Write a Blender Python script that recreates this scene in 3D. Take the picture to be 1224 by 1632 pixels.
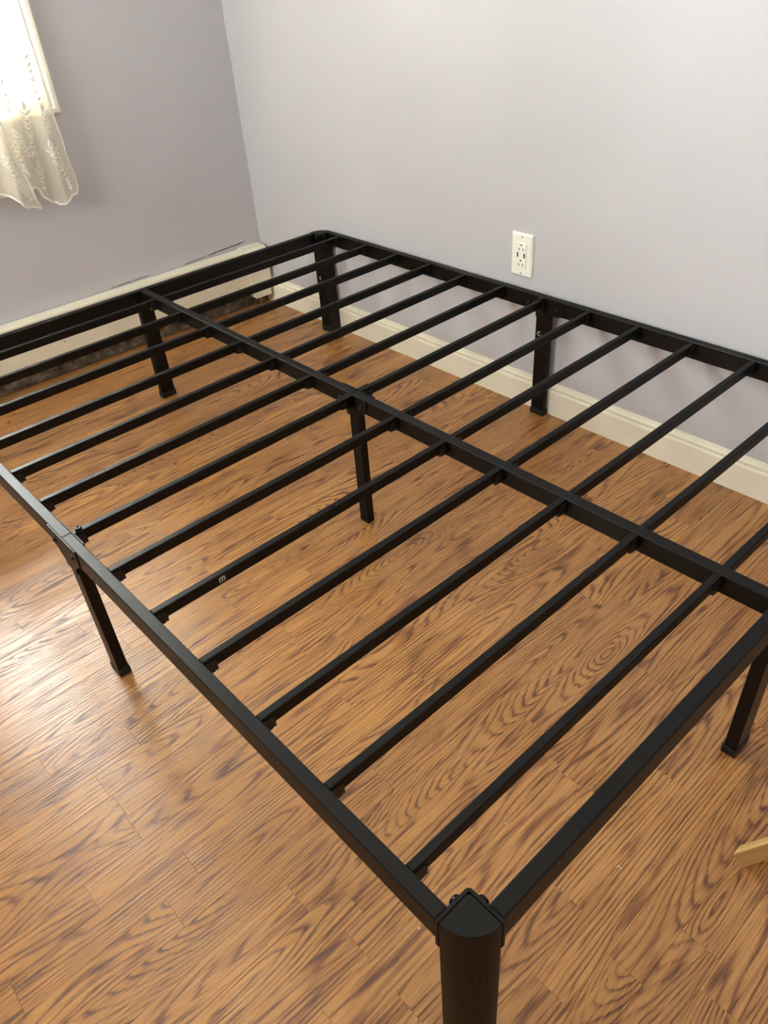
import bpy, bmesh, math, random
from mathutils import Vector, Matrix

for o in list(bpy.data.objects):
    bpy.data.objects.remove(o, do_unlink=True)
SC = bpy.context.scene
COL = SC.collection

# ------------------------------------------------------------------ camera, sky, exposure
cam_d = bpy.data.cameras.new('camera')
cam = bpy.data.objects.new('camera', cam_d)
COL.objects.link(cam)
CX = (0.6794827, 0.7308121, -0.0649387)      # camera right, up, back in world axes
CY = (-0.4118698, 0.4531892, 0.7905586)
CZ = (0.6071792, -0.5104246, 0.6089336)
CAM = Vector((2.1212103, -1.6118148, 1.1591484))
M = Matrix(((CX[0], CY[0], CZ[0], CAM.x), (CX[1], CY[1], CZ[1], CAM.y), (CX[2], CY[2], CZ[2], CAM.z), (0, 0, 0, 1)))
cam.matrix_world = M
cam_d.sensor_fit = 'VERTICAL'
cam_d.sensor_height = 36.0
cam_d.lens = 1217.64 / 1632 * 36.0
cam_d.clip_start = 0.02
SC.camera = cam

world = bpy.data.worlds.new('overcast_sky')
SC.world = world
world.use_nodes = True
wn = world.node_tree.nodes
wn['Background'].inputs['Color'].default_value = (1.0, 0.995, 0.98, 1)
wn['Background'].inputs['Strength'].default_value = 32.0
SC.view_settings.view_transform = 'Standard'
SC.view_settings.look = 'None'
SC.view_settings.exposure = 0.44
SC.view_settings.gamma = 1.0
SC.view_settings.use_curve_mapping = False
SC.cycles.use_denoising = True
SC.cycles.max_bounces = 16
SC.cycles.diffuse_bounces = 10
SC.cycles.glossy_bounces = 6
SC.cycles.transparent_max_bounces = 24
SC.cycles.sample_clamp_indirect = 20


def portal(name, loc, rot, sx, sy):          # guides sky sampling through a window opening, gives no light itself
    l = bpy.data.lights.new(name, 'AREA')
    l.shape = 'RECTANGLE'
    l.size, l.size_y = sx, sy
    l.cycles.is_portal = True
    o = bpy.data.objects.new(name, l)
    o.location, o.rotation_euler = loc, rot
    COL.objects.link(o)


# ------------------------------------------------------------------ dimensions
L, W, H = 1.905, 1.3646, 0.352               # bed frame
YW = 0.012                                   # back wall plane
YB = 0.002                                   # front of its baseboard
XC = -0.4146                                 # room corner, left / back
XR, YF, ZC = 3.0, -3.1, 2.44                 # right wall, front wall, ceiling
A = 0.0263                                   # the left wall is a touch out of square
LN = Vector((math.cos(A), -math.sin(A), 0))  # left wall: out of the wall
LU = Vector((-math.sin(A), -math.cos(A), 0))  # along the wall, away from the corner
LC = Vector((XC, 0.017, 0))


def lw(u, n, z):
    return LC + LU * u + LN * n + Vector((0, 0, z))


WU0, WU1, WZ0, WZ1 = 0.655, 1.60, 0.805, 2.02   # opening of the window in the left wall

pc = lw((WU0 + WU1) / 2, -0.13, (WZ0 + WZ1) / 2)
portal('window_portal', pc, (0, math.radians(-90), -A), WZ1 - WZ0, WU1 - WU0)
G0, G1, GZ0, GZ1 = 0.05, 0.80, 1.05, 1.86        # unseen window added in the front wall, to even out the room light
portal('window_portal', ((G0 + G1) / 2, YF - 0.13, (GZ0 + GZ1) / 2), (math.radians(90), 0, 0), G1 - G0, GZ1 - GZ0)


# ------------------------------------------------------------------ materials
def srgb(r, g, b):
    def f(c):
        c /= 255.0
        return c / 12.92 if c <= 0.04045 else ((c + 0.055) / 1.055) ** 2.4
    return (f(r), f(g), f(b), 1)


class NT:
    def __init__(s, name):
        s.m = bpy.data.materials.new(name)
        s.m.use_nodes = True
        s.t = s.m.node_tree
        s.b = s.t.nodes['Principled BSDF']
        s.out = s.t.nodes['Material Output']

    def n(s, typ, **kw):
        nd = s.t.nodes.new(typ)
        for k, v in kw.items():
            setattr(nd, k, v)
        return nd

    def l(s, a, b):
        s.t.links.new(a, b)

    def put(s, sock, v):
        if isinstance(v, (int, float, tuple)):
            sock.default_value = v
        else:
            s.l(v, sock)

    def math(s, op, a, b=0.0, c=None):
        nd = s.n('ShaderNodeMath', operation=op)
        s.put(nd.inputs[0], a)
        s.put(nd.inputs[1], b)
        if c is not None:
            s.put(nd.inputs[2], c)
        return nd.outputs[0]

    def xyz(s, x, y, z):
        nd = s.n('ShaderNodeCombineXYZ')
        for i, v in enumerate((x, y, z)):
            s.put(nd.inputs[i], v)
        return nd.outputs[0]

    def noise(s, vec, scale=1.0, detail=2.0, rough=0.5):
        nd = s.n('ShaderNodeTexNoise')
        if vec is not None:
            s.l(vec, nd.inputs['Vector'])
        nd.inputs['Scale'].default_value = scale
        nd.inputs['Detail'].default_value = detail
        nd.inputs['Roughness'].default_value = rough
        return nd.outputs['Fac']

    def ramp(s, fac, stops):
        nd = s.n('ShaderNodeValToRGB')
        el = nd.color_ramp.elements
        while len(el) < len(stops):
            el.new(0.5)
        for e, (p, c) in zip(el, stops):
            e.position, e.color = p, c
        s.l(fac, nd.inputs[0])
        return nd.outputs[0]

    def mix(s, fac, a, b, mode='MIX'):
        nd = s.n('ShaderNodeMix', data_type='RGBA', blend_type=mode)
        s.put(nd.inputs[0], fac)
        s.put(nd.inputs[6], a)
        s.put(nd.inputs[7], b)
        return nd.outputs[2]

    def bump(s, h, strength, dist):
        nd = s.n('ShaderNodeBump')
        nd.inputs['Strength'].default_value = strength
        nd.inputs['Distance'].default_value = dist
        s.l(h, nd.inputs['Height'])
        s.l(nd.outputs[0], s.b.inputs['Normal'])


def plain(name, col, rough=0.5, metal=0.0, spec=0.5, noise_scale=None, noise_amt=0.0, bump=0.0):
    t = NT(name)
    t.b.inputs['Roughness'].default_value = rough
    t.b.inputs['Metallic'].default_value = metal
    t.b.inputs['Specular IOR Level'].default_value = spec
    t.b.inputs['Base Color'].default_value = col
    if noise_scale:
        p = t.n('ShaderNodeTexCoord').outputs['Object']
        f = t.noise(p, noise_scale, 3)
        dk = tuple(c * (1 - noise_amt) for c in col[:3]) + (1,)
        t.l(t.ramp(f, [(0.35, dk), (0.65, col)]), t.b.inputs['Base Color'])
        if bump:
            t.bump(f, 1.0, bump)
    return t.m


def wall_paint(name, col):
    t = NT(name)
    p = t.n('ShaderNodeNewGeometry').outputs['Position']
    f = t.noise(p, 3.0, 3)
    dk = tuple(c * 0.96 for c in col[:3]) + (1,)
    t.l(t.ramp(f, [(0.3, dk), (0.7, col)]), t.b.inputs['Base Color'])
    t.b.inputs['Roughness'].default_value = 0.38
    t.b.inputs['Specular IOR Level'].default_value = 0.5
    h1 = t.noise(p, 7.0, 2)
    h2 = t.noise(p, 420.0, 2)
    # sparse little bumps in the plaster
    v = t.n('ShaderNodeTexVoronoi')
    t.l(p, v.inputs['Vector'])
    v.inputs['Scale'].default_value = 5.0
    pim = t.math('MULTIPLY', t.math('SUBTRACT', 1.0, t.math('SMOOTH_MIN', t.math('MULTIPLY', v.outputs['Distance'], 22.0), 1.0, 0.2)), 0.5)
    h = t.math('ADD', t.math('ADD', t.math('MULTIPLY', h1, 1.2), t.math('MULTIPLY', h2, 0.05)), pim)
    t.bump(h, 0.5, 0.0022)
    return t.m


M_WALL = wall_paint('lilac_wall_paint', srgb(203, 202, 206))
M_CEIL = plain('ceiling_paint', srgb(240, 238, 232), 0.8)
M_CREAM = plain('cream_gloss_trim_paint', srgb(250, 245, 224), 0.35, noise_scale=14, noise_amt=0.05)
M_HEAT = plain('cream_enamel_heater', srgb(247, 240, 216), 0.42, noise_scale=9, noise_amt=0.08)
M_DARKIN = plain('dark_heater_inside', srgb(40, 34, 28), 0.8)
M_COPPER = plain('dull_copper_pipe', srgb(140, 105, 80), 0.45, metal=0.8)
M_PAINTW = plain('white_window_paint', srgb(244, 242, 234), 0.35)
M_PLATE = plain('white_outlet_plastic', srgb(252, 250, 238), 0.3)
M_SLOT = plain('dark_slot', srgb(18, 16, 12), 0.6)
M_SCREWW = plain('painted_screw', srgb(190, 188, 176), 0.4)
M_STICK = plain('black_sticker', srgb(14, 16, 15), 0.35)
M_LETTER = plain('pale_green_print', srgb(190, 208, 194), 0.5)
M_CHIP = plain('dark_chip', srgb(52, 44, 38), 0.8)
M_FLAKE = plain('peeled_paint', srgb(222, 214, 204), 0.7)
M_LINT = plain('white_lint', srgb(232, 222, 205), 0.8)
M_PLAST = plain('black_plastic', srgb(16, 15, 15), 0.5)
M_BOLT = plain('black_oxide_bolt', srgb(26, 26, 27), 0.25, metal=0.6)


def black_metal():
    """matt black powder coat: a micro-rough coat, so little extra sheen at a glancing view"""
    t = NT('black_powder_coat')
    df = t.n('ShaderNodeBsdfDiffuse')
    df.inputs['Color'].default_value = (0.0030, 0.0027, 0.0024, 1)
    gl = t.n('ShaderNodeBsdfGlossy')
    gl.inputs['Roughness'].default_value = 0.36
    p = t.n('ShaderNodeTexCoord').outputs['Object']
    f = t.noise(p, 700.0, 2)
    bp = t.n('ShaderNodeBump')
    bp.inputs['Strength'].default_value = 0.2
    bp.inputs['Distance'].default_value = 0.0002
    t.l(f, bp.inputs['Height'])
    t.l(bp.outputs[0], gl.inputs['Normal'])
    mx = t.n('ShaderNodeMixShader')
    fr = t.n('ShaderNodeFresnel')
    fr.inputs['IOR'].default_value = 1.17
    t.l(t.math('ADD', 0.025, t.math('MULTIPLY', fr.outputs[0], 0.7)), mx.inputs[0])
    t.l(df.outputs[0], mx.inputs[1])
    t.l(gl.outputs[0], mx.inputs[2])
    t.l(mx.outputs[0], t.out.inputs['Surface'])
    return t.m


M_BLACK = black_metal()

PW, PX0 = 0.0565, 1.8812                       # width of a floor strip, x of one seam


def oak():
    t = NT('oak_laminate')
    geo = t.n('ShaderNodeNewGeometry')
    sep = t.n('ShaderNodeSeparateXYZ')
    t.l(geo.outputs['Position'], sep.inputs[0])
    x, y = sep.outputs[0], sep.outputs[1]
    oi = t.n('ShaderNodeObjectInfo')
    rnd = t.math('FRACT', t.math('ADD', oi.outputs['Random'], t.math('MULTIPLY', geo.outputs['Random Per Island'], 7.31)))
    wnz = t.n('ShaderNodeTexWhiteNoise', noise_dimensions='1D')
    t.l(t.math('MULTIPLY', rnd, 913.7), wnz.inputs['W'])
    cs = t.n('ShaderNodeSeparateColor')
    t.l(wnz.outputs['Color'], cs.inputs[0])
    r1, r2, r3 = cs.outputs[0], cs.outputs[1], cs.outputs[2]
    X = t.math('MULTIPLY', t.math('SUBTRACT', t.math('FRACT', t.math('DIVIDE', t.math('SUBTRACT', x, PX0), PW)), 0.5), PW)
    Y = t.math('ADD', y, t.math('MULTIPLY', r1, 60.0))
    seed = t.math('MULTIPLY', r2, 40.0)
    # slow wander of the cut through the log gives cathedral arches
    dn = t.noise(t.xyz(seed, t.math('MULTIPLY', Y, 1.5), r3), 1.0, 1.0)
    slope = t.math('SUBTRACT', t.math('MULTIPLY', t.math('GREATER_THAN', r1, 0.5), 0.08), 0.04)
    depth = t.math('MULTIPLY', t.math('SUBTRACT', dn, 0.5), 0.15)
    depth = t.math('ADD', depth, t.math('MULTIPLY', t.math('ADD', y, t.math('MULTIPLY', r3, 2.0)), slope))
    off = t.math('MULTIPLY', t.math('SUBTRACT', r2, 0.5), 0.08)
    w1 = t.math('SUBTRACT', t.noise(t.xyz(t.math('MULTIPLY', X, 34.0), t.math('MULTIPLY', Y, 4.5), seed), 1.0, 3.0, 0.55), 0.5)
    xx = t.math('ADD', t.math('SUBTRACT', X, off), t.math('MULTIPLY', w1, 0.016))
    R = t.math('SQRT', t.math('ADD', t.math('MULTIPLY', xx, xx), t.math('ADD', t.math('MULTIPLY', depth, depth), 0.00002)))
    wob = t.math('MULTIPLY', t.math('SUBTRACT', t.noise(t.xyz(t.math('MULTIPLY', X, 90.0), t.math('MULTIPLY', Y, 5.0), seed), 1.0, 2.0), 0.5), 1.1)
    ring = t.math('ADD', t.math('DIVIDE', R, t.math('ADD', 0.0040, t.math('MULTIPLY', r3, 0.0036))), wob)
    fr = t.math('FRACT', t.math('ADD', ring, t.math('MULTIPLY', r1, 5.0)))
    late = t.ramp(fr, [(0.0, (1.0,) * 3 + (1,)), (0.10, (0.62,) * 3 + (1,)), (0.24, (0.22,) * 3 + (1,)), (0.5, (0.04,) * 3 + (1,)), (0.78, (0.10,) * 3 + (1,)), (0.93, (0.62,) * 3 + (1,)), (1.0, (1.0,) * 3 + (1,))])
    # ring strength differs from place to place, lines break up
    st = t.noise(t.xyz(t.math('MULTIPLY', X, 42.0), t.math('MULTIPLY', Y, 5.0), seed), 1.0, 3.0)
    late = t.math('MULTIPLY', late, t.math('MULTIPLY', t.math('MAXIMUM', t.math('SUBTRACT', st, 0.20), 0.0), 2.7))
    # broad soft flushes of darker wood
    blot = t.noise(t.xyz(t.math('MULTIPLY', X, 45.0), t.math('MULTIPLY', Y, 9.0), t.math('ADD', seed, 9.0)), 1.0, 2.0)
    blot = t.math('MULTIPLY', t.math('MAXIMUM', t.math('SUBTRACT', blot, 0.56), 0.0), 2.6)
    # fibres, streaks and short dark pores along the grain
    fib = t.math('SUBTRACT', t.noise(t.xyz(t.math('MULTIPLY', X, 1000.0), t.math('MULTIPLY', Y, 14.0), seed), 1.0, 2.0), 0.5)
    strk = t.math('SUBTRACT', t.noise(t.xyz(t.math('MULTIPLY', X, 330.0), t.math('MULTIPLY', Y, 5.0), seed), 1.0, 3.0, 0.6), 0.5)
    por = t.noise(t.xyz(t.math('MULTIPLY', X, 620.0), t.math('MULTIPLY', Y, 34.0), seed), 1.0, 1.0)
    por = t.math('MULTIPLY', t.math('GREATER_THAN', por, 0.56), 0.26)
    g = t.math('ADD', t.math('MULTIPLY', late, 0.72), t.math('ADD', t.math('MULTIPLY', fib, 0.62), t.math('MULTIPLY', por, t.math('ADD', 0.25, late))))
    g = t.math('ADD', t.math('ADD', g, blot), t.math('ADD', 0.06, t.math('MULTIPLY', strk, 1.2)))
    col = t.ramp(g, [(0.0, srgb(202, 149, 87)), (0.25, srgb(178, 125, 68)), (0.55, srgb(138, 89, 47)), (1.0, srgb(91, 56, 31))])
    tone = t.mix(r3, (0.88, 0.85, 0.82, 1), (1.08, 1.07, 1.04, 1))
    col = t.mix(1.0, col, tone, 'MULTIPLY')
    col = t.mix(t.math('MULTIPLY', r1, 0.16), col, srgb(150, 98, 66))
    t.l(col, t.b.inputs['Base Color'])
    t.l(t.math('ADD', 0.25, t.math('MULTIPLY', g, 0.14)), t.b.inputs['Roughness'])
    t.b.inputs['Specular IOR Level'].default_value = 0.66
    t.bump(t.math('MULTIPLY', g, -1.0), 0.3, 0.0005)
    return t.m


M_OAK = oak()


def pine():
    t = NT('light_pine')
    p = t.n('ShaderNodeTexCoord').outputs['Object']
    mp = t.n('ShaderNodeMapping')
    mp.inputs['Scale'].default_value = (6, 160, 160)
    t.l(p, mp.inputs['Vector'])
    f = t.noise(mp.outputs[0], 1.0, 3)
    t.l(t.ramp(f, [(0.3, srgb(196, 156, 92)), (0.7, srgb(226, 190, 124))]), t.b.inputs['Base Color'])
    t.b.inputs['Roughness'].default_value = 0.45
    return t.m


M_PINE = pine()


def grime():
    t = NT('grimy_strip')
    p = t.n('ShaderNodeNewGeometry').outputs['Position']
    f = t.noise(p, 26.0, 4, 0.65)
    t.l(t.ramp(f, [(0.35, srgb(78, 66, 52)), (0.55, srgb(128, 116, 100)), (0.68, srgb(176, 166, 148))]), t.b.inputs['Base Color'])
    t.b.inputs['Roughness'].default_value = 0.8
    return t.m


M_GRIME = grime()


def sheer(name, clear, col):
    t = NT(name)
    tr = t.n('ShaderNodeBsdfTransparent')
    df = t.n('ShaderNodeBsdfDiffuse')
    tl = t.n('ShaderNodeBsdfTranslucent')
    df.inputs['Color'].default_value = col
    tl.inputs['Color'].default_value = col
    m1 = t.n('ShaderNodeMixShader')
    m1.inputs[0].default_value = 0.3
    t.l(df.outputs[0], m1.inputs[1])
    t.l(tl.outputs[0], m1.inputs[2])
    m2 = t.n('ShaderNodeMixShader')
    # fine weave: threads and gaps
    p = t.n('ShaderNodeTexCoord').outputs['Object']
    f = t.noise(p, 260.0, 2)
    t.l(t.math('ADD', clear - 0.12, t.math('MULTIPLY', f, 0.24)), m2.inputs[0])
    t.l(m1.outputs[0], m2.inputs[1])
    t.l(tr.outputs[0], m2.inputs[2])
    t.l(m2.outputs[0], t.out.inputs['Surface'])
    return t.m


M_SHEER = sheer('sheer_lace_net', 0.34, srgb(250, 245, 230))
M_EMBR = plain('lace_embroidery', srgb(255, 253, 244), 0.9, spec=0.1)


def glass():
    t = NT('window_glass')
    tr = t.n('ShaderNodeBsdfTransparent')
    tr.inputs['Color'].default_value = (0.96, 0.98, 0.97, 1)
    gl = t.n('ShaderNodeBsdfGlossy')
    gl.inputs['Roughness'].default_value = 0.02
    fr = t.n('ShaderNodeFresnel')
    fr.inputs['IOR'].default_value = 1.45
    m = t.n('ShaderNodeMixShader')
    t.l(fr.outputs[0], m.inputs[0])
    t.l(tr.outputs[0], m.inputs[1])
    t.l(gl.outputs[0], m.inputs[2])
    t.l(m.outputs[0], t.out.inputs['Surface'])
    return t.m


M_GLASS = glass()


# ------------------------------------------------------------------ mesh helpers
class MB:
    def __init__(s):
        s.v, s.f, s.sm = [], [], []

    def add(s, vs, fs, smooth=False):
        k = len(s.v)
        s.v += [Vector(v) for v in vs]
        s.f += [tuple(i + k for i in f) for f in fs]
        s.sm += [smooth] * len(fs)

    def box(s, x0, x1, y0, y1, z0, z1, b=0.0):
        if b <= 0:
            vs = [(x, y, z) for x in (x0, x1) for y in (y0, y1) for z in (z0, z1)]
            s.add(vs, [(0, 1, 3, 2), (4, 6, 7, 5), (0, 4, 5, 1), (2, 3, 7, 6), (0, 2, 6, 4), (1, 5, 7, 3)])
            return
        bm = bmesh.new()
        bmesh.ops.create_cube(bm, size=1.0, matrix=Matrix.Translation(((x0 + x1) / 2, (y0 + y1) / 2, (z0 + z1) / 2)) @ Matrix.Diagonal((x1 - x0, y1 - y0, z1 - z0, 1)))
        bmesh.ops.bevel(bm, geom=bm.edges[:], offset=b, segments=2, profile=0.5, affect='EDGES')
        s.bm(bm)

    def bm(s, bm, smooth=False):
        bm.verts.index_update()
        s.add([v.co.copy() for v in bm.verts], [tuple(v.index for v in f.verts) for f in bm.faces], smooth)
        bm.free()

    def prism(s, poly, to3, d0, d1):             # polygon (a,b) pushed from d0 to d1; to3(a,b,d)
        n = len(poly)
        vs = [to3(a, b, d0) for a, b in poly] + [to3(a, b, d1) for a, b in poly]
        fs = [tuple(range(n)), tuple(range(2 * n - 1, n - 1, -1))]
        fs += [(i, i + n, (i + 1) % n + n, (i + 1) % n) for i in range(n)]
        s.add(vs, fs)

    def tube(s, p0, p1, r0, r1=None, seg=12, cap=True):
        r1 = r0 if r1 is None else r1
        p0, p1 = Vector(p0), Vector(p1)
        d = (p1 - p0).normalized()
        a = d.orthogonal().normalized()
        b = d.cross(a)
        vs = []
        for p, r in ((p0, r0), (p1, r1)):
            for i in range(seg):
                t = 2 * math.pi * i / seg
                vs.append(p + a * math.cos(t) * r + b * math.sin(t) * r)
        s.add(vs, [(i, (i + 1) % seg, (i + 1) % seg + seg, i + seg) for i in range(seg)], True)
        if cap:
            s.add(vs[:seg], [tuple(range(seg - 1, -1, -1))])
            s.add(vs[seg:], [tuple(range(seg))])

    def dome(s, c, d, r, h, seg=14):             # round bolt head
        c, d = Vector(c), Vector(d).normalized()
        a = d.orthogonal().normalized()
        b = d.cross(a)
        rows = [(r, 0), (r, h * 0.35), (r * 0.8, h * 0.8), (r * 0.42, h), (r * 0.40, h * 0.55)]
        vs = []
        for rr, hh in rows:
            for i in range(seg):
                t = 2 * math.pi * i / seg
                vs.append(c + d * hh + a * math.cos(t) * rr + b * math.sin(t) * rr)
        fs = []
        for k in range(len(rows) - 1):
            fs += [(k * seg + i, k * seg + (i + 1) % seg, (k + 1) * seg + (i + 1) % seg, (k + 1) * seg + i) for i in range(seg)]
        fs.append(tuple((len(rows) - 1) * seg + i for i in range(seg)))
        s.add(vs, fs, True)

    def build(s, name, mat, parent=None, label=None, fn=None, kind=None):
        me = bpy.data.meshes.new(name)
        vs = [tuple(fn(v)) for v in s.v] if fn else [tuple(v) for v in s.v]
        me.from_pydata(vs, [], s.f)
        me.materials.append(mat)
        me.polygons.foreach_set('use_smooth', s.sm)
        me.validate()
        bm = bmesh.new()
        bm.from_mesh(me)
        bmesh.ops.recalc_face_normals(bm, faces=bm.faces[:])
        bm.to_mesh(me)
        bm.free()
        me.update()
        o = bpy.data.objects.new(name, me)
        COL.objects.link(o)
        if parent:
            o.parent = parent
        if label:
            o['label'] = label
        if kind:
            o['kind'] = kind
        return o


def empty(name, loc=(0, 0, 0), label=None, cat=None, group=None, kind=None):
    o = bpy.data.objects.new(name, None)
    o.empty_display_size = 0.1
    COL.objects.link(o)
    o.location = loc
    tag(o, label, cat, group, kind)
    return o


def tag(o, label=None, cat=None, group=None, kind=None):
    for k, v in (('label', label), ('category', cat), ('group', group), ('kind', kind)):
        if v:
            o[k] = v
    return o


def place(o, loc):                              # move an object's origin without moving its mesh
    loc = Vector(loc)
    o.data.transform(Matrix.Translation(-loc))
    o.location = loc
    return o


def struct(mb, name, mat, label=None, fn=None):
    o = mb.build(name, mat, None, label, fn)
    o['kind'] = 'structure'
    return o


LWF = lambda v: lw(v.x, v.y, v.z)               # mesh made in (u, n, z) of the left wall

# ------------------------------------------------------------------ room shell
T = 0.12
m = MB()
m.box(XC - 0.30, XR + T, YF - T, YW + T, -0.20, -0.0085)
floor = struct(m, 'floor', plain('subfloor', srgb(70, 46, 30), 0.9), 'oak strip laminate floor')

random.seed(11)
# joints seen in the photograph: row centre x -> y of a strip end
seen = {1.853: -1.093, 1.911: -1.2125, 1.977: -1.118, 1.515: -0.551, 1.721: -0.650, 1.594: -0.502, 1.146: -1.057,
        1.531: -1.3825, 1.275: -1.506, 1.337: -1.609, 1.785: -1.364}
rows = {}
for xk, yk in seen.items():
    rows.setdefault(math.floor((xk - PX0) / PW), yk)


def in_view(x, y):
    d = Vector((x, y, 0)) - CAM
    zz = -d.dot(Vector(CZ))
    if zz < 0.05:
        return 9
    return max(abs(d.dot(Vector(CX)) / zz) / 0.5027, abs(d.dot(Vector(CY)) / zz) / 0.6702)


planks = []
k0 = math.floor((XC - 0.16 - PX0) / PW)
k1 = math.ceil((XR - PX0) / PW)
for k in range(k0, k1):
    xa = PX0 + k * PW
    y = rows.get(k, -random.uniform(0.0, 0.5))
    ends = [y]
    while ends[-1] > YF:
        ends.append(ends[-1] - random.choice((0.28, 0.36, 0.44, 0.52, 0.60)))
    y2 = y
    while y2 < YW - 0.001:
        y2 += random.choice((0.28, 0.36, 0.44, 0.52, 0.60))
        ends.insert(0, y2)
    for b, a in zip(ends[:-1], ends[1:]):
        b2, a2 = min(b, YW - 0.001), max(a, YF)
        if b2 - a2 < 0.0015:
            continue
        vis = min(in_view(xa + PW / 2, a2 + (b2 - a2) * q) for q in (0, 0.25, 0.5, 0.75, 1))
        planks.append((vis, xa, a2, b2))
planks.sort()


def plank_geo(mb, w, ln, ox=0.0, oy=0.0):
    g, c = 0.00006, 0.00022                     # half joint, eased edge
    x0, x1, y0, y1 = -w / 2 + g + ox, w / 2 - g + ox, -ln / 2 + g + oy, ln / 2 - g + oy
    vs = [(x0 + c, y0 + c, 0), (x1 - c, y0 + c, 0), (x1 - c, y1 - c, 0), (x0 + c, y1 - c, 0),
          (x0, y0, -c), (x1, y0, -c), (x1, y1, -c), (x0, y1, -c),
          (x0, y0, -0.008), (x1, y0, -0.008), (x1, y1, -0.008), (x0, y1, -0.008)]
    fs = [(0, 1, 2, 3)]
    for s in (0, 4):
        fs += [(s + i, s + 4 + i, s + 4 + (i + 1) % 4, s + (i + 1) % 4) for i in range(4)]
    mb.add(vs, fs)


shared = {}
rest = MB()
cnt = 0
for vis, xa, a, b in planks:
    ln = round(b - a, 4)
    if vis < 1.12 and cnt < 295:
        cnt += 1
        if ln not in shared:
            mb = MB()
            plank_geo(mb, PW, ln)
            o = mb.build('plank', M_OAK, floor)
            shared[ln] = o.data
        else:
            o = bpy.data.objects.new('plank', shared[ln])
            COL.objects.link(o)
            o.parent = floor
        o.location = (xa + PW / 2, (a + b) / 2, 0)
    else:
        plank_geo(rest, PW, ln, xa + PW / 2, (a + b) / 2)
rest.build('plank_field', M_OAK, floor, kind='stuff')

m = MB()
m.box(XC - 0.2, XR + T, YW, YW + T, -0.2, ZC)
wall_back = struct(m, 'wall_back', M_WALL, 'pale lilac wall behind the bed frame')
m = MB()
m.box(XR, XR + T, YF - T, YW, -0.2, ZC)
struct(m, 'wall_right', M_WALL, 'lilac wall on the right, out of the frame')
m = MB()
U1 = YW - YF + 0.1
for q in ((-0.0, WU0, -0.2, ZC), (WU1, U1, -0.2, ZC), (WU0, WU1, -0.2, WZ0), (WU0, WU1, WZ1, ZC)):
    m.box(q[0], q[1], -T, 0, q[2], q[3])
wall_left = struct(m, 'wall_left', M_WALL, 'lilac wall with the window and the heater', LWF)
m = MB()
for q in ((XC - 0.25, G0, -0.2, ZC), (G1, XR, -0.2, ZC), (G0, G1, -0.2, GZ0), (G0, G1, GZ1, ZC)):
    m.box(q[0], q[1], YF - T, YF, q[2], q[3])
struct(m, 'wall_front', M_WALL, 'lilac wall behind the camera')
m = MB()
m.box(XC - 0.3, XR + T, YF - T, YW + T, ZC, ZC + 0.1)
struct(m, 'ceiling', M_CEIL, 'white ceiling above the frame')

# baseboard with a stepped, moulded top
BB = [(0, 0), (0.0105, 0), (0.0105, 0.070), (0.0095, 0.0735), (0.0062, 0.0760), (0.0062, 0.0800), (0.0088, 0.0830),
      (0.0086, 0.0865), (0.0058, 0.0905), (0.0042, 0.0945), (0.0036, 0.0985), (0, 0.0985)]
m = MB()
m.prism(BB, lambda n, z, d: (d, YW - n, z), XC + 0.001, XR)
struct(m, 'baseboard_back', M_CREAM, 'cream moulded baseboard along the back wall')
m = MB()
m.prism(BB, lambda n, z, d: (XR - n, d, z), YF, YW - 0.02)
struct(m, 'baseboard_right', M_CREAM, 'cream moulded baseboard along the right wall')
m = MB()
m.prism(BB, lambda n, z, d: (d, YF + n, z), XC - 0.1, XR - 0.02)
struct(m, 'baseboard_front', M_CREAM, 'cream moulded baseboard along the front wall')
m = MB()
m.box(0.016, U1 - 0.14, 0, 0.006, 0.0025, 0.036)
struct(m, 'trim_1', M_GRIME, 'grimy strip at the foot of the left wall', LWF)

# peeling caulk above the heater: thin dark cracks and two paint flakes
random.seed(4)
m = MB()
for (u0, z0, u1, z1) in ((0.33, 0.229, 0.075, 0.243), (0.23, 0.233, 0.10, 0.238), (0.62, 0.228, 0.48, 0.231), (0.098, 0.238, 0.075, 0.243)):
    n = 14
    pts = [(u0 + (u1 - u0) * i / n, z0 + (z1 - z0) * i / n + random.uniform(-0.0012, 0.0012)) for i in range(n + 1)]
    for (ua, za), (ub, zb) in zip(pts[:-1], pts[1:]):
        h = random.uniform(0.0004, 0.0011)
        m.add([(ua, 0.0008, za - h), (ub, 0.0008, zb - h), (ub, 0.0008, zb + h), (ua, 0.0008, za + h)], [(0, 1, 2, 3)])
m.build('paint_crack', M_CHIP, wall_left, 'dark cracked paint edge above the heater', LWF)
for (u, z, s) in ((0.70, 0.232, 0.010), (0.625, 0.232, 0.006), (0.33, 0.232, 0.006)):
    m = MB()
    m.add([(u - s, 0.0004, z - s * 0.3), (u + s, 0.0004, z - s * 0.5), (u + s * 0.6, 0.004, z + s * 0.35), (u - s * 0.3, 0.0035, z + s * 0.5)], [(0, 1, 2, 3)])
    m.build('paint_flake', M_FLAKE, wall_left, None, LWF)


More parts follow.
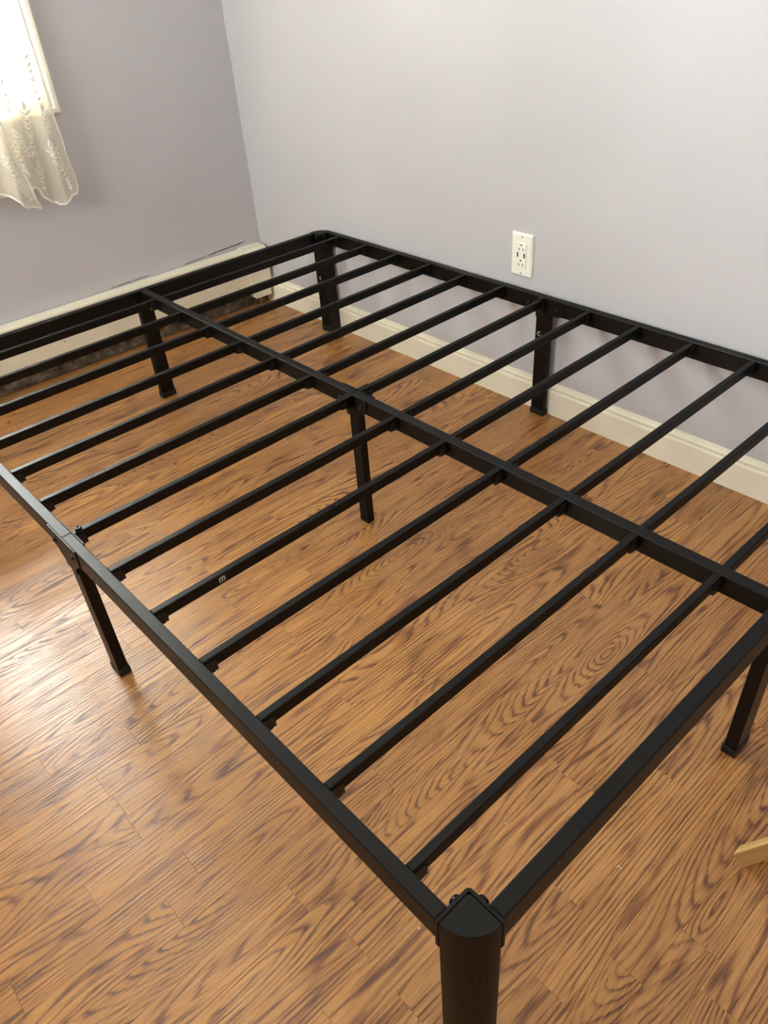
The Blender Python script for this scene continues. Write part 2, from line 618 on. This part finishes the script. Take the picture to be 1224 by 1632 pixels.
# ------------------------------------------------------------------ windows
def window(name, to, a0, a1, z0, z1, label):
    """to(a, n, z): a along the wall, n into the room"""
    fn = lambda v: to(v.x, v.y, v.z)
    w = empty(name, to((a0 + a1) / 2, 0, z0), label, kind='structure')
    base = Vector(w.location)
    f2 = lambda v: fn(v) - base
    c = 0.031
    # casing: four mitred moulded pieces
    pr = [(0.0, 0.0), (0.0, 0.012), (0.4, 0.012), (0.5, 0.017), (0.85, 0.017), (1.0, 0.012), (1.0, 0.0)]
    for side in range(4):
        m = MB()
        ring = []
        for end in (0, 1):
            for (q, n) in pr:
                e = q * c
                if side == 0:
                    p = (a0 - e, n, (z0 - e) if end == 0 else (z1 + e))
                elif side == 1:
                    p = (a1 + e, n, (z0 - e) if end == 0 else (z1 + e))
                elif side == 2:
                    p = ((a0 - e) if end == 0 else (a1 + e), n, z0 - e)
                else:
                    p = ((a0 - e) if end == 0 else (a1 + e), n, z1 + e)
                ring.append(p)
        n = len(pr)
        m.add(ring, [(i, (i + 1) % n, (i + 1) % n + n, i + n) for i in range(n)] + [tuple(range(n)), tuple(range(2 * n - 1, n - 1, -1))])
        m.build('casing', M_PAINTW, w, None, f2)
    # jamb lining the opening
    m = MB()
    j = 0.012
    m.box(a0, a0 + j, -T, 0, z0, z1)
    m.box(a1 - j, a1, -T, 0, z0, z1)
    m.box(a0 + j, a1 - j, -T, 0, z0, z0 + j)
    m.box(a0 + j, a1 - j, -T, 0, z1 - j, z1)
    m.build('jamb', M_PAINTW, w, None, f2)
    # two sashes, the upper one further out
    zm = (z0 + z1) / 2
    for (s0, s1, n0, n1) in ((z0 + j, zm + 0.018, -0.058, -0.028), (zm - 0.018, z1 - j, -0.092, -0.062)):
        m = MB()
        st = 0.042
        m.box(a0 + j, a0 + j + st, n0, n1, s0, s1, 0.003)
        m.box(a1 - j - st, a1 - j, n0, n1, s0, s1, 0.003)
        m.box(a0 + j + st, a1 - j - st, n0, n1, s0, s0 + st, 0.003)
        m.box(a0 + j + st, a1 - j - st, n0, n1, s1 - 0.036, s1, 0.003)
        # inner stop bead
        m.box(a0 + j + st, a0 + j + st + 0.012, n0 + 0.006, n1 - 0.006, s0 + st, s1 - 0.036)
        m.box(a1 - j - st - 0.012, a1 - j - st, n0 + 0.006, n1 - 0.006, s0 + st, s1 - 0.036)
        sash = m.build('sash', M_PAINTW, w, None, f2)
        m = MB()
        nm = (n0 + n1) / 2
        m.box(a0 + j + st, a1 - j - st, nm - 0.002, nm + 0.002, s0 + st, s1 - 0.036)
        m.build('glass_pane', M_GLASS, sash, None, f2)
    return w


window('window_1', lw, WU0, WU1, WZ0, WZ1, 'white cased sash window behind the lace curtains')

window('added_fill_window', lambda a, n, z: Vector((a, YF + n, z)), G0, G1, GZ0, GZ1, 'added sash window in the wall behind the camera, unseen, for fill light')  # not a known window: added out of view to let in fill light

# ------------------------------------------------------------------ lace curtains


def interp(tab, x):
    if x <= tab[0][0]:
        return tab[0][1]
    for (a, fa), (b, fb) in zip(tab[:-1], tab[1:]):
        if x <= b:
            return fa + (fb - fa) * (x - a) / (b - a)
    return tab[-1][1]


def scallop(u, per=0.062, amp=0.010):
    return -amp * abs(math.sin(math.pi * u / per))


EDGE_A = [(0.50, 0.646), (0.576, 0.645), (0.614, 0.647), (0.664, 0.657), (0.713, 0.656), (0.765, 0.662), (0.83, 0.659), (1.2, 0.664), (2.1, 0.664)]
HEM_A = [(0.640, 0.580), (0.645, 0.576), (0.652, 0.562), (0.661, 0.555), (0.674, 0.556), (0.688, 0.5455), (0.704, 0.5365), (0.7179, 0.5347),
         (0.7255, 0.542), (0.735, 0.5445), (0.7535, 0.560), (0.7600, 0.566), (0.7665, 0.590), (0.781, 0.604)]
EDGE_B = [(0.50, 0.780), (0.539, 0.786), (0.573, 0.799), (0.606, 0.801), (0.642, 0.807), (0.676, 0.819), (0.7226, 0.8256), (0.772, 0.829), (0.86, 0.832), (2.1, 0.836)]
HEM_B = [(0.786, 0.539), (0.797, 0.551), (0.8134, 0.560), (0.826, 0.5585), (0.8374, 0.5677), (0.8408, 0.579), (0.8568, 0.597), (0.8749, 0.608), (0.8885, 0.611)]


def hem_a(u):
    return interp(HEM_A, u) if u < 0.781 else 0.604 + scallop(u - 0.781)


def hem_b(u):
    return interp(HEM_B, u) if u < 0.8885 else 0.611 + scallop(u - 0.8885)


def fold_a(u, z):
    k = min(1.0, max(0.25, (1.6 - z) / 0.9))
    return 0.040 + k * (0.012 * math.cos((u - 0.69) * 2 * math.pi / 0.105) + 0.004 * math.sin(u * 150 + z * 5))


def fold_b(u, z):
    k = min(1.0, max(0.25, (1.6 - z) / 0.9))
    return 0.082 + k * (0.011 * math.cos((u - 0.84) * 2 * math.pi / 0.12) + 0.004 * math.sin(u * 130 + 1 + z * 6))


RODZ = 2.045


def curtain(name, edge, hem, fold, ul, label, motifs, seed):
    rnd = random.Random(seed)
    root = empty(name, lw((interp(edge, 1.0) + ul) / 2, 0.06, 0.56), label, 'curtain', 'lace curtains at the window')
    base = Vector(root.location)
    fn = lambda v: lw(v.x, v.y, v.z) - base
    ns, nt = 150, 90
    u0 = interp(edge, 0.55)
    vs, fs = [], []

    def pos(s, t):
        ub = u0 + s * (ul - u0)
        hb = hem(ub)
        z = RODZ + (hb - RODZ) * t
        ue = interp(edge, z)
        u = ue + s * (ul - ue)
        return u, z
    for j in range(nt + 1):
        t = 1 - (1 - j / nt) ** 1.6
        for i in range(ns + 1):
            s = (i / ns) ** 1.7
            u, z = pos(s, t)
            vs.append((u, fold(u, z), z))
    w = ns + 1
    for j in range(nt):
        for i in range(ns):
            fs.append((j * w + i, j * w + i + 1, (j + 1) * w + i + 1, (j + 1) * w + i))
    m = MB()
    m.add(vs, fs, True)
    m.build('net', M_SHEER, root, None, fn)
    # corded hem and side edge
    m = MB()
    line = []
    for i in range(30):
        z = 1.6 + (hem(u0) - 1.6) * i / 30
        line.append((interp(edge, z), z))
    for i in range(ns + 1):
        u, z = pos((i / ns) ** 1.7, 1.0)
        line.append((u, z))
    for (ua, za), (ub, zb) in zip(line[:-1], line[1:]):
        d = Vector((ub - ua, 0, zb - za))
        if d.length < 1e-5:
            continue
        q = Vector((-d.z, 0, d.x)).normalized() * 0.0028
        a = Vector((ua, fold(ua, za) + 0.0012, za))
        b = Vector((ub, fold(ub, zb) + 0.0012, zb))
        m.add([a + q, b + q, b - q, a - q], [(0, 1, 2, 3)])
    m.build('hem_cord', M_EMBR, root, 'thicker scalloped border of the lace', fn)
    # embroidered sprays: outlined leaves in pairs along a stem, and buds
    m = MB()

    def leaf(u, z, ang, ln, wd, solid=False):
        n = 10
        ou, inn = [], []
        for i in range(n):
            t = 2 * math.pi * i / n
            for lst, k in ((ou, 1.0), (inn, 0.42)):
                a = math.cos(t) * ln / 2 * (k if k == 1 else 0.72) + ln / 2
                b = math.sin(t) * wd / 2 * k * (1 - 0.25 * math.cos(t))
                uu = u + a * math.cos(ang) - b * math.sin(ang)
                zz = z + a * math.sin(ang) + b * math.cos(ang)
                lst.append((uu, zz))
        if any(p[0] < interp(edge, p[1]) + 0.002 or p[1] < hem(p[0]) + 0.002 for p in ou):
            return
        P = lambda p: (p[0], fold(p[0], p[1]) + 0.0015, p[1])
        if solid:
            m.add([P(p) for p in ou], [tuple(range(n))])
        else:
            m.add([P(p) for p in ou] + [P(p) for p in inn], [(i, (i + 1) % n, (i + 1) % n + n, i + n) for i in range(n)])

    def spray(u, z, ang, n, s):
        # a tip leaf, then pairs of leaves down the stem, then a cluster of buds
        du, dz = math.cos(ang), math.sin(ang)
        sol = z > 0.78                              # closely stitched leaves higher up
        leaf(u, z, ang + math.pi, 0.026 * s, 0.011 * s, sol)
        for k in range(n):
            u += du * 0.0125 * s
            z += dz * 0.0125 * s
            big = max(0.45, 1 - k / (n * 1.3))
            for sg in (-1, 1):
                leaf(u, z, ang + math.pi + sg * rnd.uniform(0.6, 0.95), 0.022 * s * big, 0.0085 * s * big, sol and big > 0.7)
            if k > n * 0.35:
                for q in range(2):
                    leaf(u + rnd.uniform(-0.006, 0.006), z + rnd.uniform(-0.005, 0.005), rnd.uniform(0, 6.28), 0.008 * s, 0.006 * s, True)
    for a in motifs:
        spray(*a)
    for i in range(22):
        spray(rnd.uniform(u0 + 0.1, ul), rnd.uniform(0.7, 1.95), -math.pi / 2 + rnd.uniform(-0.5, 0.5), rnd.randint(4, 8), rnd.uniform(0.9, 1.25))
    uu = u0 + 0.16
    while uu < ul:
        spray(uu, hem(uu) + 0.12, -math.pi / 2 + rnd.uniform(-0.35, 0.35), 6, 1.0)
        uu += 0.062
    # double arcs above each scallop
    uu = u0 + 0.02
    m.build('embroidery', M_EMBR, root, 'embroidered leaf sprays in thicker white thread', fn, 'stuff')
    return root


D = -math.pi / 2
curtain('lace_curtain', EDGE_A, hem_a, fold_a, 1.02, 'sheer white lace curtain panel with the rounded right-hand corner, close to the wall',
        [(0.735, 0.800, D + 0.12, 9, 1.0), (0.690, 0.79, D - 0.05, 5, 0.9), (0.697, 0.690, D - 0.18, 9, 1.05), (0.745, 0.645, D + 0.10, 6, 0.8),
         (0.705, 0.93, D - 0.1, 8, 1.25), (0.745, 1.05, D + 0.1, 8, 1.35), (0.785, 0.92, D, 7, 1.25), (0.735, 1.19, D, 8, 1.3), (0.80, 1.05, D - 0.1, 8, 1.3)], 5)
curtain('lace_curtain', EDGE_B, hem_b, fold_b, 1.10, 'sheer white lace curtain panel in front, with the pointed hem tip, at the left edge',
        [(0.852, 0.70, D - 0.3, 6, 1.0), (0.838, 0.635, D - 0.35, 6, 0.85), (0.87, 0.90, D, 8, 1.1), (0.90, 0.80, D + 0.2, 8, 1.0)], 9)
rod = empty('curtain_rod', lw((WU0 + WU1) / 2, 0.06, RODZ), 'white curtain rod above the window, out of the frame', 'curtain rod')
b0 = Vector(rod.location)
f2 = lambda v: lw(v.x, v.y, v.z) - b0
m = MB()
m.tube((WU0 - 0.06, 0.060, RODZ), (WU1 + 0.12, 0.060, RODZ), 0.008)
m.build('pole', M_PAINTW, rod, None, f2)
for uu in (WU0 - 0.055, WU1 + 0.115):
    m = MB()
    m.box(uu - 0.006, uu + 0.006, 0.0, 0.060, RODZ - 0.006, RODZ + 0.006)
    m.build('bracket', M_PAINTW, rod, None, f2)

# ------------------------------------------------------------------ baseboard heater
UH = 2.35
ht = empty('baseboard_heater', lw(0.6, 0.03, 0), 'long cream metal baseboard heater under the window, behind the bed frame', 'heater')
b0h = Vector(ht.location)
fh = lambda v: lw(v.x, v.y, v.z) - b0h
m = MB()
m.box(0.11, UH, 0.0, 0.003, 0.075, 0.222)
m.build('back_plate', M_DARKIN, ht, None, fh)
m = MB()
cover = [(0.003, 0.2195), (0.003, 0.2235), (0.046, 0.2245), (0.050, 0.2235), (0.052, 0.220), (0.052, 0.210), (0.0505, 0.210), (0.0505, 0.2195), (0.046, 0.2215)]
m.prism(cover, lambda n, z, d: (d, n, z), 0.1105, UH)
m.build('top_cover', M_HEAT, ht, None, fh)
m = MB()
panel = [(0.0575, 0.205), (0.059, 0.2035), (0.0600, 0.199), (0.0600, 0.082), (0.0585, 0.078), (0.052, 0.0755), (0.052, 0.077), (0.0575, 0.0795), (0.0588, 0.083), (0.0588, 0.198), (0.0565, 0.204)]
m.prism(panel, lambda n, z, d: (d, n, z), 0.1105, UH)
m.build('front_panel', M_HEAT, ht, None, fh)
m = MB()
cap = [(0.0, 0.2), (0.0, 0.2255), (0.047, 0.2255), (0.058, 0.216), (0.0625, 0.205), (0.0625, 0.2)]
m.prism(cap, lambda n, z, d: (d, n, z), 0.0195, 0.1105)
m.box(0.0195, 0.1105, 0.0, 0.0625, 0.071, 0.2)
m.box(0.0295, 0.0985, 0.012, 0.0625, 0.040, 0.071)
m.build('end_cap', M_HEAT, ht, None, fh)
m = MB()
m.tube((0.06, 0.026, 0.0), (0.06, 0.026, 0.042), 0.008)
m.build('supply_pipe', M_COPPER, ht, None, fh)
m = MB()
m.tube((0.11, 0.03, 0.13), (UH, 0.03, 0.13), 0.011)
k = 0.14
while k < UH - 0.02:
    m.box(k, k + 0.001, 0.006, 0.054, 0.10, 0.165)
    k += 0.012
m.build('heating_element', M_COPPER, ht, None, fh, 'stuff')
random.seed(8)
for (u, z) in ((0.57, 0.115), (0.185, 0.135), (0.31, 0.155), (0.44, 0.14), (0.85, 0.13), (0.17, 0.10), (0.24, 0.085)):
    r = random.uniform(0.0014, 0.003)
    pts = [(u + r * math.cos(t) * random.uniform(0.5, 1.1), 0.0604, z + r * math.sin(t) * random.uniform(0.6, 1.6)) for t in [i * math.pi / 3 for i in range(6)]]
    m = MB()
    m.add(pts, [tuple(range(6))])
    m.build('enamel_chip', M_CHIP, ht, None, fh)

# ------------------------------------------------------------------ wall outlet
OX, OZ, OW, OH_ = 0.8520, 0.4362, 0.0700, 0.1140
ol = empty('wall_outlet', (OX, YW, OZ - OH_ / 2), 'white wall outlet with two sockets and two charging ports above the bed frame', 'outlet')
of = lambda v: Vector((v.x, -v.y, v.z + OH_ / 2))
m = MB()
d, e = 0.0065, 0.0045
a, b = OW / 2, OH_ / 2
rg = [(a, b, 0.0), (a, b, 0.0022), (a - 0.0012, b - 0.0012, 0.0042), (a - e, b - e, d)]
vs = []
for (x, z, n) in rg:
    vs += [(-x, n, -z), (x, n, -z), (x, n, z), (-x, n, z)]
fs = [(4 * k + i, 4 * k + (i + 1) % 4, 4 * k + 4 + (i + 1) % 4, 4 * k + 4 + i) for k in range(3) for i in range(4)] + [(12, 13, 14, 15), (3, 2, 1, 0)]
m.add(vs, fs)
m.build('cover_plate', M_PLATE, ol, None, of)
m = MB()
m.box(-0.0165, 0.0165, d - 0.002, d + 0.0026, -0.0333, 0.0333, 0.0012)
ins = m.build('receptacle', M_PLATE, ol, None, of)
t0 = d + 0.0026
for zc in (0.0275, -0.0135):
    m = MB()
    pts = [(0.0024 * math.cos(t), 0.0024 * math.sin(t)) for t in [math.pi * i / 10 for i in range(11)]] + [(-0.0024, -0.0020), (0.0024, -0.0020)][::1]
    m.prism(pts, lambda x, z, q: (x, q, z + zc), t0 - 0.001, t0 + 0.0003)
    m.build('ground_hole', M_SLOT, ins, None, of)
    for sx, hh in ((-0.0063, 0.0033), (0.0063, 0.0041)):
        m = MB()
        m.box(sx - 0.0010, sx + 0.0010, t0 - 0.001, t0 + 0.0003, zc - 0.0115 - hh, zc - 0.0115 + hh)
        m.build('blade_slot', M_SLOT, ins, None, of)
for sx in (-0.0112, 0.0105):
    m = MB()
    m.box(sx - 0.0023, sx + 0.0023, t0 - 0.001, t0 + 0.0003, -0.0055, 0.0068, 0.0003)
    m.build('charging_port', M_SLOT, ins, None, of)
for sz in (0.0485, -0.0485):
    m = MB()
    m.dome((0, d, sz), (0, 1, 0), 0.0031, 0.0012)
    m.build('screw', M_SCREWW, ol, None, of)

# ------------------------------------------------------------------ the bed frame
bed = empty('bed_frame', (L / 2, -W / 2, 0), 'black metal platform bed frame with slats and centre rail on the oak floor', 'bed frame')
BO = Vector(bed.location)


def shear(v):                                   # the frame stands slightly out of square
    t = min(1, max(0, -v.y / W))
    x = v.x + t * (-0.036) * max(0, 1 - v.x / 0.6) + (1 - t) * 0.0149 * max(0, (v.x - 1.3) / 0.6)
    return Vector((x, v.y, v.z)) - BO


def part(mb, name, mat=None, label=None, parent=None):
    return mb.build(name, mat or M_BLACK, parent or bed, label, shear)


RW, RH = 0.019, 0.041                           # rail width and height
YC, CW, CH = -0.6859, 0.0215, 0.036             # centre rail
R = 0.0455                                      # corner post radius
MX = L / 2
EP = 0.0055                                     # gap for the flange at a corner post
for (y0, y1) in ((-W, -W + RW), (-RW, 0.0)):
    for (x0, x1) in ((R + EP, MX - 0.0001), (MX + 0.0001, L - R - EP)):
        m = MB()
        m.box(x0, x1, y0, y1, H - RH, H, 0.0014)
        part(m, 'side_rail')
for (x0, x1) in ((0.0025, 0.0215), (L - 0.0235, L - 0.0025)):
    m = MB()
    m.box(x0, x1, -W + R + EP, -R - EP, H - 0.045, H, 0.0022)
    part(m, 'end_rail')
for (x0, x1) in ((0.0205, MX - 0.0001), (MX + 0.0001, L - 0.0225)):
    m = MB()
    m.box(x0, x1, YC - CW / 2, YC + CW / 2, H - CH, H + 0.0004, 0.0026)
    part(m, 'center_rail')

# slats: thirteen each side of the centre rail, plastic end sockets below
S0, DS, SW, SH = 0.1081, 0.1407, 0.0125, 0.021
ST = H - 0.0012
slats = {}
for i in range(13):
    xs = S0 + DS * i
    for side, (ya, yb) in (('far', (YC + CW / 2 + 0.0005, -RW - 0.0005)), ('near', (-W + RW + 0.0005, YC - CW / 2 - 0.0005))):
        m = MB()
        m.box(xs - SW / 2, xs + SW / 2, ya, yb, ST - SH, ST, 0.0015)
        sl = part(m, 'slat')
        slats[(i, side)] = sl
        for (ye, sg) in ((ya, 1), (yb, -1)):
            m = MB()
            hw = SW / 2 + 0.0016
            prof = [(0.0, ST - 0.006), (0.014, ST - 0.006), (0.020, ST - 0.010), (0.020, ST - SH - 0.0062), (0.0165, ST - SH - 0.0062), (0.0165, ST - SH - 0.0035), (0.014, ST - SH - 0.0070), (0.0, ST - SH - 0.0070)]
            m.prism(prof, lambda a_, z_, d_: (xs + d_, ye + sg * a_, z_), -hw, hw)
            part(m, 'slat_socket', M_PLAST, parent=sl)
        if i == 6:                              # the middle slat is bolted down
            for (ye, sg) in ((ya, 1), (yb, -1)):
                yk = ye + sg * 0.013
                m = MB()
                outer = (side == 'near' and sg == 1) or (side == 'far' and sg == -1)
                if outer:
                    m.tube((xs, yk, ST), (xs, yk, ST + 0.0035), 0.0068, 0.0068, 16)
                    part(m, 'washer', M_BOLT, parent=sl)
                    m = MB()
                    m.dome((xs, yk, ST + 0.0035), (0, 0, 1), 0.0060, 0.0022)
                else:
                    mb2 = MB()
                    mb2.dome((xs + SW / 2 + 0.0020, yk + sg * 0.012, ST - SH / 2 - 0.002), (1, 0, 0), 0.0058, 0.004)
                    m.box(xs - SW / 2 - 0.002, xs + SW / 2 + 0.002, min(ye, ye + sg * 0.034), max(ye, ye + sg * 0.034), ST - SH - 0.002, ST + 0.0012, 0.0008)
                    part(m, 'sleeve', M_BLACK, parent=sl)
                    m = mb2
                part(m, 'bolt', M_BOLT, parent=sl)


def corner(cx, cy, sx, sy):
    """quarter-round post; (cx,cy) is its inner edge, (sx,sy) point outwards"""
    m = MB()
    n = 18
    arc = [(cx + sx * R * math.cos(math.pi / 2 * i / n), cy + sy * R * math.sin(math.pi / 2 * i / n)) for i in range(n + 1)]
    cut = 0.003
    ring = arc + [(cx, cy + sy * cut), (cx + sx * cut, cy)]
    k = len(ring)
    vs = []
    for z, s in ((0.012, 1.0), (H - 0.001, 1.0), (H, 0.985)):
        vs += [(cx + (x - cx) * s + (0 if s == 1 else sx * 0.0003), cy + (y - cy) * s + (0 if s == 1 else sy * 0.0003), z) for x, y in ring]
    fs = [(j * k + i, j * k + (i + 1) % k, (j + 1) * k + (i + 1) % k, (j + 1) * k + i) for j in range(2) for i in range(k)]
    fs += [tuple(range(k - 1, -1, -1)), tuple(2 * k + i for i in range(k))]
    m.add(vs, fs)
    leg = part(m, 'corner_post')
    m = MB()
    ring2 = [(cx + (x - cx) * 1.035 - sx * 0.0006, cy + (y - cy) * 1.035 - sy * 0.0006) for x, y in ring]
    m.prism(ring2, lambda a_, b_, z_: (a_, b_, z_), 0.0, 0.026)
    part(m, 'foot_cap', M_PLAST, parent=leg)
    # flanges bolted to the two flat faces, their lower end rounded
    for ax in (0, 1):
        m = MB()
        z0, z1, r = H - 0.060, H - 0.0005, 0.006
        lo, hi = -0.0040, R + 0.0006
        poly = [(lo, z0 + r), (lo + r * 0.3, z0 + r * 0.3), (lo + r, z0), (hi - r, z0), (hi - r * 0.3, z0 + r * 0.3), (hi, z0 + r), (hi, z1), (lo + 0.003, z1), (lo, z1 - 0.003)]
        if ax == 0:                             # flat face looking along -sx
            to3 = lambda a_, z_, d_: (cx - sx * d_, cy + sy * a_, z_)
            bp, bd = (cx - sx * EP, cy + sy * 0.0135, H - 0.0095), (-sx, 0, 0)
        else:
            to3 = lambda a_, z_, d_: (cx + sx * a_, cy - sy * d_, z_)
            bp, bd = (cx + sx * 0.0135, cy - sy * EP, H - 0.0095), (0, -sy, 0)
        m.prism(poly, to3, 0.0012, EP - 0.0003)
        fl = part(m, 'flange', parent=leg)
        for zz in (0.0, -0.030):
            m = MB()
            m.dome((bp[0], bp[1], bp[2] + zz), bd, 0.0074, 0.0060)
            part(m, 'bolt', M_BOLT, parent=leg)
    return leg


corner(L - R, -W + R, 1, -1)
post_f = corner(R, -R, -1, 1)
corner(R, -W + R, -1, -1)
corner(L - R, -R, 1, 1)


def mid_leg(cx, cy, wx, wy, top, cap=True, name='support_leg'):
    m = MB()
    m.box(cx - wx / 2, cx + wx / 2, cy - wy / 2, cy + wy / 2, 0.001, top, 0.002)
    leg = part(m, name)
    if cap:
        m = MB()
        c = 0.0018
        m.box(cx - wx / 2 - c, cx + wx / 2 + c, cy - wy / 2 - c, cy + wy / 2 + c, 0, 0.018, 0.0012)
        part(m, 'foot_cap', M_PLAST, parent=leg)
    return leg


def bracket(leg, cx, cy, axis, half, drop, off, sign, legw, railh, bolts=True):
    """plate on one face of a rail, its lower edge running in to the leg below"""
    z1 = H + 0.0004
    zl = H - railh
    r = 0.012
    poly = [(-half, z1), (-half, zl + r), (-half + r * 0.3, zl + r * 0.3), (-half + r, zl - 0.001), (-legw / 2 - 0.002, zl - drop), (-legw / 2 - 0.002, zl - drop - 0.012),
            (legw / 2 + 0.002, zl - drop - 0.012), (legw / 2 + 0.002, zl - drop), (half - r, zl - 0.001), (half - r * 0.3, zl + r * 0.3), (half, zl + r), (half, z1)]
    m = MB()
    t = 0.0022
    if axis == 'x':
        to3 = lambda a_, z_, d_: (cx + a_, cy + sign * (off + d_), z_)
    else:
        to3 = lambda a_, z_, d_: (cx + sign * (off + d_), cy + a_, z_)
    m.prism(poly, to3, 0.0, t)
    br = part(m, 'bracket', parent=leg)
    if bolts:
        for q in (-half + 0.019, half - 0.019):
            m = MB()
            c = to3(q, H - railh / 2 - 0.002, t)
            m.dome(c, (0, sign, 0) if axis == 'x' else (sign, 0, 0), 0.006, 0.0042)
            part(m, 'bolt', M_BOLT, parent=leg)
    return br


lg = mid_leg(MX, -W + RW / 2 + 0.001, 0.036, 0.021, H - RH)
bracket(lg, MX, -W + RW / 2, 'x', 0.056, 0.020, RW / 2 + 0.0002, -1, 0.036, RH)
bracket(lg, MX, -W + RW / 2, 'x', 0.046, 0.012, RW / 2 + 0.0002, 1, 0.036, RH)
leg_w = mid_leg(MX, -RW / 2 - 0.0025, 0.042, 0.019, H - RH)
bracket(leg_w, MX, -RW / 2, 'x', 0.066, 0.004, RW / 2 + 0.0002, 1 * -1, 0.042, RH)
leg_c = mid_leg(MX + 0.006, YC - 0.003, 0.029, 0.021, H - CH, cap=False)
bracket(leg_c, MX, YC, 'x', 0.052, 0.006, CW / 2 + 0.0002, -1, 0.029, CH)
bracket(leg_c, MX, YC, 'x', 0.052, 0.006, CW / 2 + 0.0002, 1, 0.029, CH)
leg_e = mid_leg(0.0105, YC - 0.003, 0.021, 0.044, H - 0.045)
bracket(leg_e, 0.012, YC, 'y', 0.056, 0.012, 0.0097, 1, 0.044, 0.045)
leg_n = mid_leg(L - 0.0145, YC + 0.004, 0.021, 0.046, H - 0.045)
bracket(leg_n, L - 0.013, YC, 'y', 0.056, 0.012, 0.0107, 1, 0.046, 0.045)


# stickers with a printed letter
def disc(c, nrm, up, r, parent, nm, mat, off):
    c, nrm, up = Vector(c), Vector(nrm), Vector(up)
    sd = up.cross(nrm)
    m = MB()
    pts = [c + nrm * off + (sd * math.cos(t) + up * math.sin(t)) * r for t in [2 * math.pi * i / 20 for i in range(20)]]
    m.add(pts + [p + nrm * 0.0002 for p in pts], [tuple(range(20, 40))] + [(i, (i + 1) % 20, (i + 1) % 20 + 20, i + 20) for i in range(20)])
    return part(m, nm, mat, parent=parent)


def quads(c, nrm, up, rects, parent, nm, mat, off, label):
    c, nrm, up = Vector(c), Vector(nrm), Vector(up)
    sd = up.cross(nrm)
    m = MB()
    for poly in rects:
        m.add([c + nrm * off + sd * a_ + up * b_ for a_, b_ in poly], [tuple(range(len(poly)))])
    return part(m, nm, mat, label, parent)


def rect(a0, a1, b0, b1):
    return [(a0, b0), (a1, b0), (a1, b1), (a0, b1)]


def letter_c(r, w):
    out = []
    for i in range(14):
        t0, t1 = (math.radians(45 + 270 * k / 14) for k in (i, i + 1))
        out.append([(r * math.cos(t0), r * math.sin(t0)), (r * math.cos(t1), r * math.sin(t1)), ((r - w) * math.cos(t1), (r - w) * math.sin(t1)), ((r - w) * math.cos(t0), (r - w) * math.sin(t0))])
    return out


xs = S0 + DS * 8 + SW / 2
sc_ = (xs, -1.2225, ST - SH / 2)
sl = slats[(8, 'near')]
disc(sc_, (1, 0, 0), (0, 0, 1), 0.0085, sl, 'sticker', M_STICK, 0.0001)
u_ = 0.0044
quads(sc_, (1, 0, 0), (0, 0, 1), [rect(-u_ * 1.25, u_ * 1.25, u_ * 0.55, u_ * 1.05), rect(-u_ * 1.25, -u_ * 0.80, -u_ * 1.05, u_ * 0.55), rect(-u_ * 0.22, u_ * 0.22, -u_ * 0.95, u_ * 0.55), rect(u_ * 0.80, u_ * 1.25, -u_ * 1.05, u_ * 0.55)],
      sl, 'printed_letter', M_LETTER, 0.0005, 'pale letter E printed on the round sticker')
cc = (MX - 0.007, -RW / 2 - 0.0025 - 0.0095, 0.249)
disc(cc, (0, -1, 0), (0, 0, 1), 0.0075, leg_w, 'sticker', M_STICK, 0.0001)
quads(cc, (0, -1, 0), (0, 0, 1), letter_c(0.0062, 0.0019), leg_w, 'printed_letter', M_LETTER, 0.0005, 'pale letter C printed on the round sticker')
disc((0.0205, -R, 0.197), (0, -1, 0), (0, 0, 1), 0.007, post_f, 'sticker', M_STICK, 0.0001)
quads((0.0205, -R, 0.197), (0, -1, 0), (0, 0, 1), letter_c(0.0058, 0.0019), post_f, 'printed_letter', M_LETTER, 0.0005, 'pale mark printed on the sticker')

# ------------------------------------------------------------------ pine bar and lint on the floor
wb = empty('wooden_bar', (1.9966, -0.8985, 0), 'light pine wooden board standing on edge on the floor at the right edge', 'wooden board')
wb.rotation_euler = (0, 0, math.radians(62.0))
m = MB()
h_, w_, ln_ = 0.055, 0.0088, 0.46
prof = [(0.032, 0.0), (0.013, 0.030), (0.0, h_), (ln_, h_), (ln_, 0.0)]
m.prism(prof, lambda a_, z_, d_: (a_ + (0.017 * d_ / w_ if a_ < 0.1 else 0), d_, z_), 0.0, w_)
m.build('board', M_PINE, wb)

LINT = [((1.8821, -1.0029), 'tiny pale lint curl on the floor outside the near end rail', 0.0034),
        ((1.7320, -1.2818), 'tiny white lint speck on the floor left of the nearest corner post', 0.0026),
        ((1.7148, -1.0673), 'tiny white lint speck on the floor below the slat nearest the near end rail', 0.0024),
        ((0.7791, -0.6261), 'tiny white crumb on the floor beside the middle leg of the centre rail', 0.0030),
        ((-0.2459, -0.9173), 'tiny white crumb on the floor between the heater and the far end rail', 0.0030)]
for i, (xy, lab, s_) in enumerate(LINT):
    m = MB()
    pts = [Vector((s_ * math.cos(t), s_ * 0.6 * math.sin(t), 0.0009 + 0.0002 * math.sin(3 * t))) for t in [i * 1.3 + q * 0.6 for q in range(7)]]
    for q0, q1 in zip(pts[:-1], pts[1:]):
        m.tube(q0, q1, 0.0008, 0.0007, 5)
    o = m.build('lint_speck', M_LINT)
    o.location = (xy[0], xy[1], 0)
    tag(o, lab, 'lint', 'lint specks on the floor')
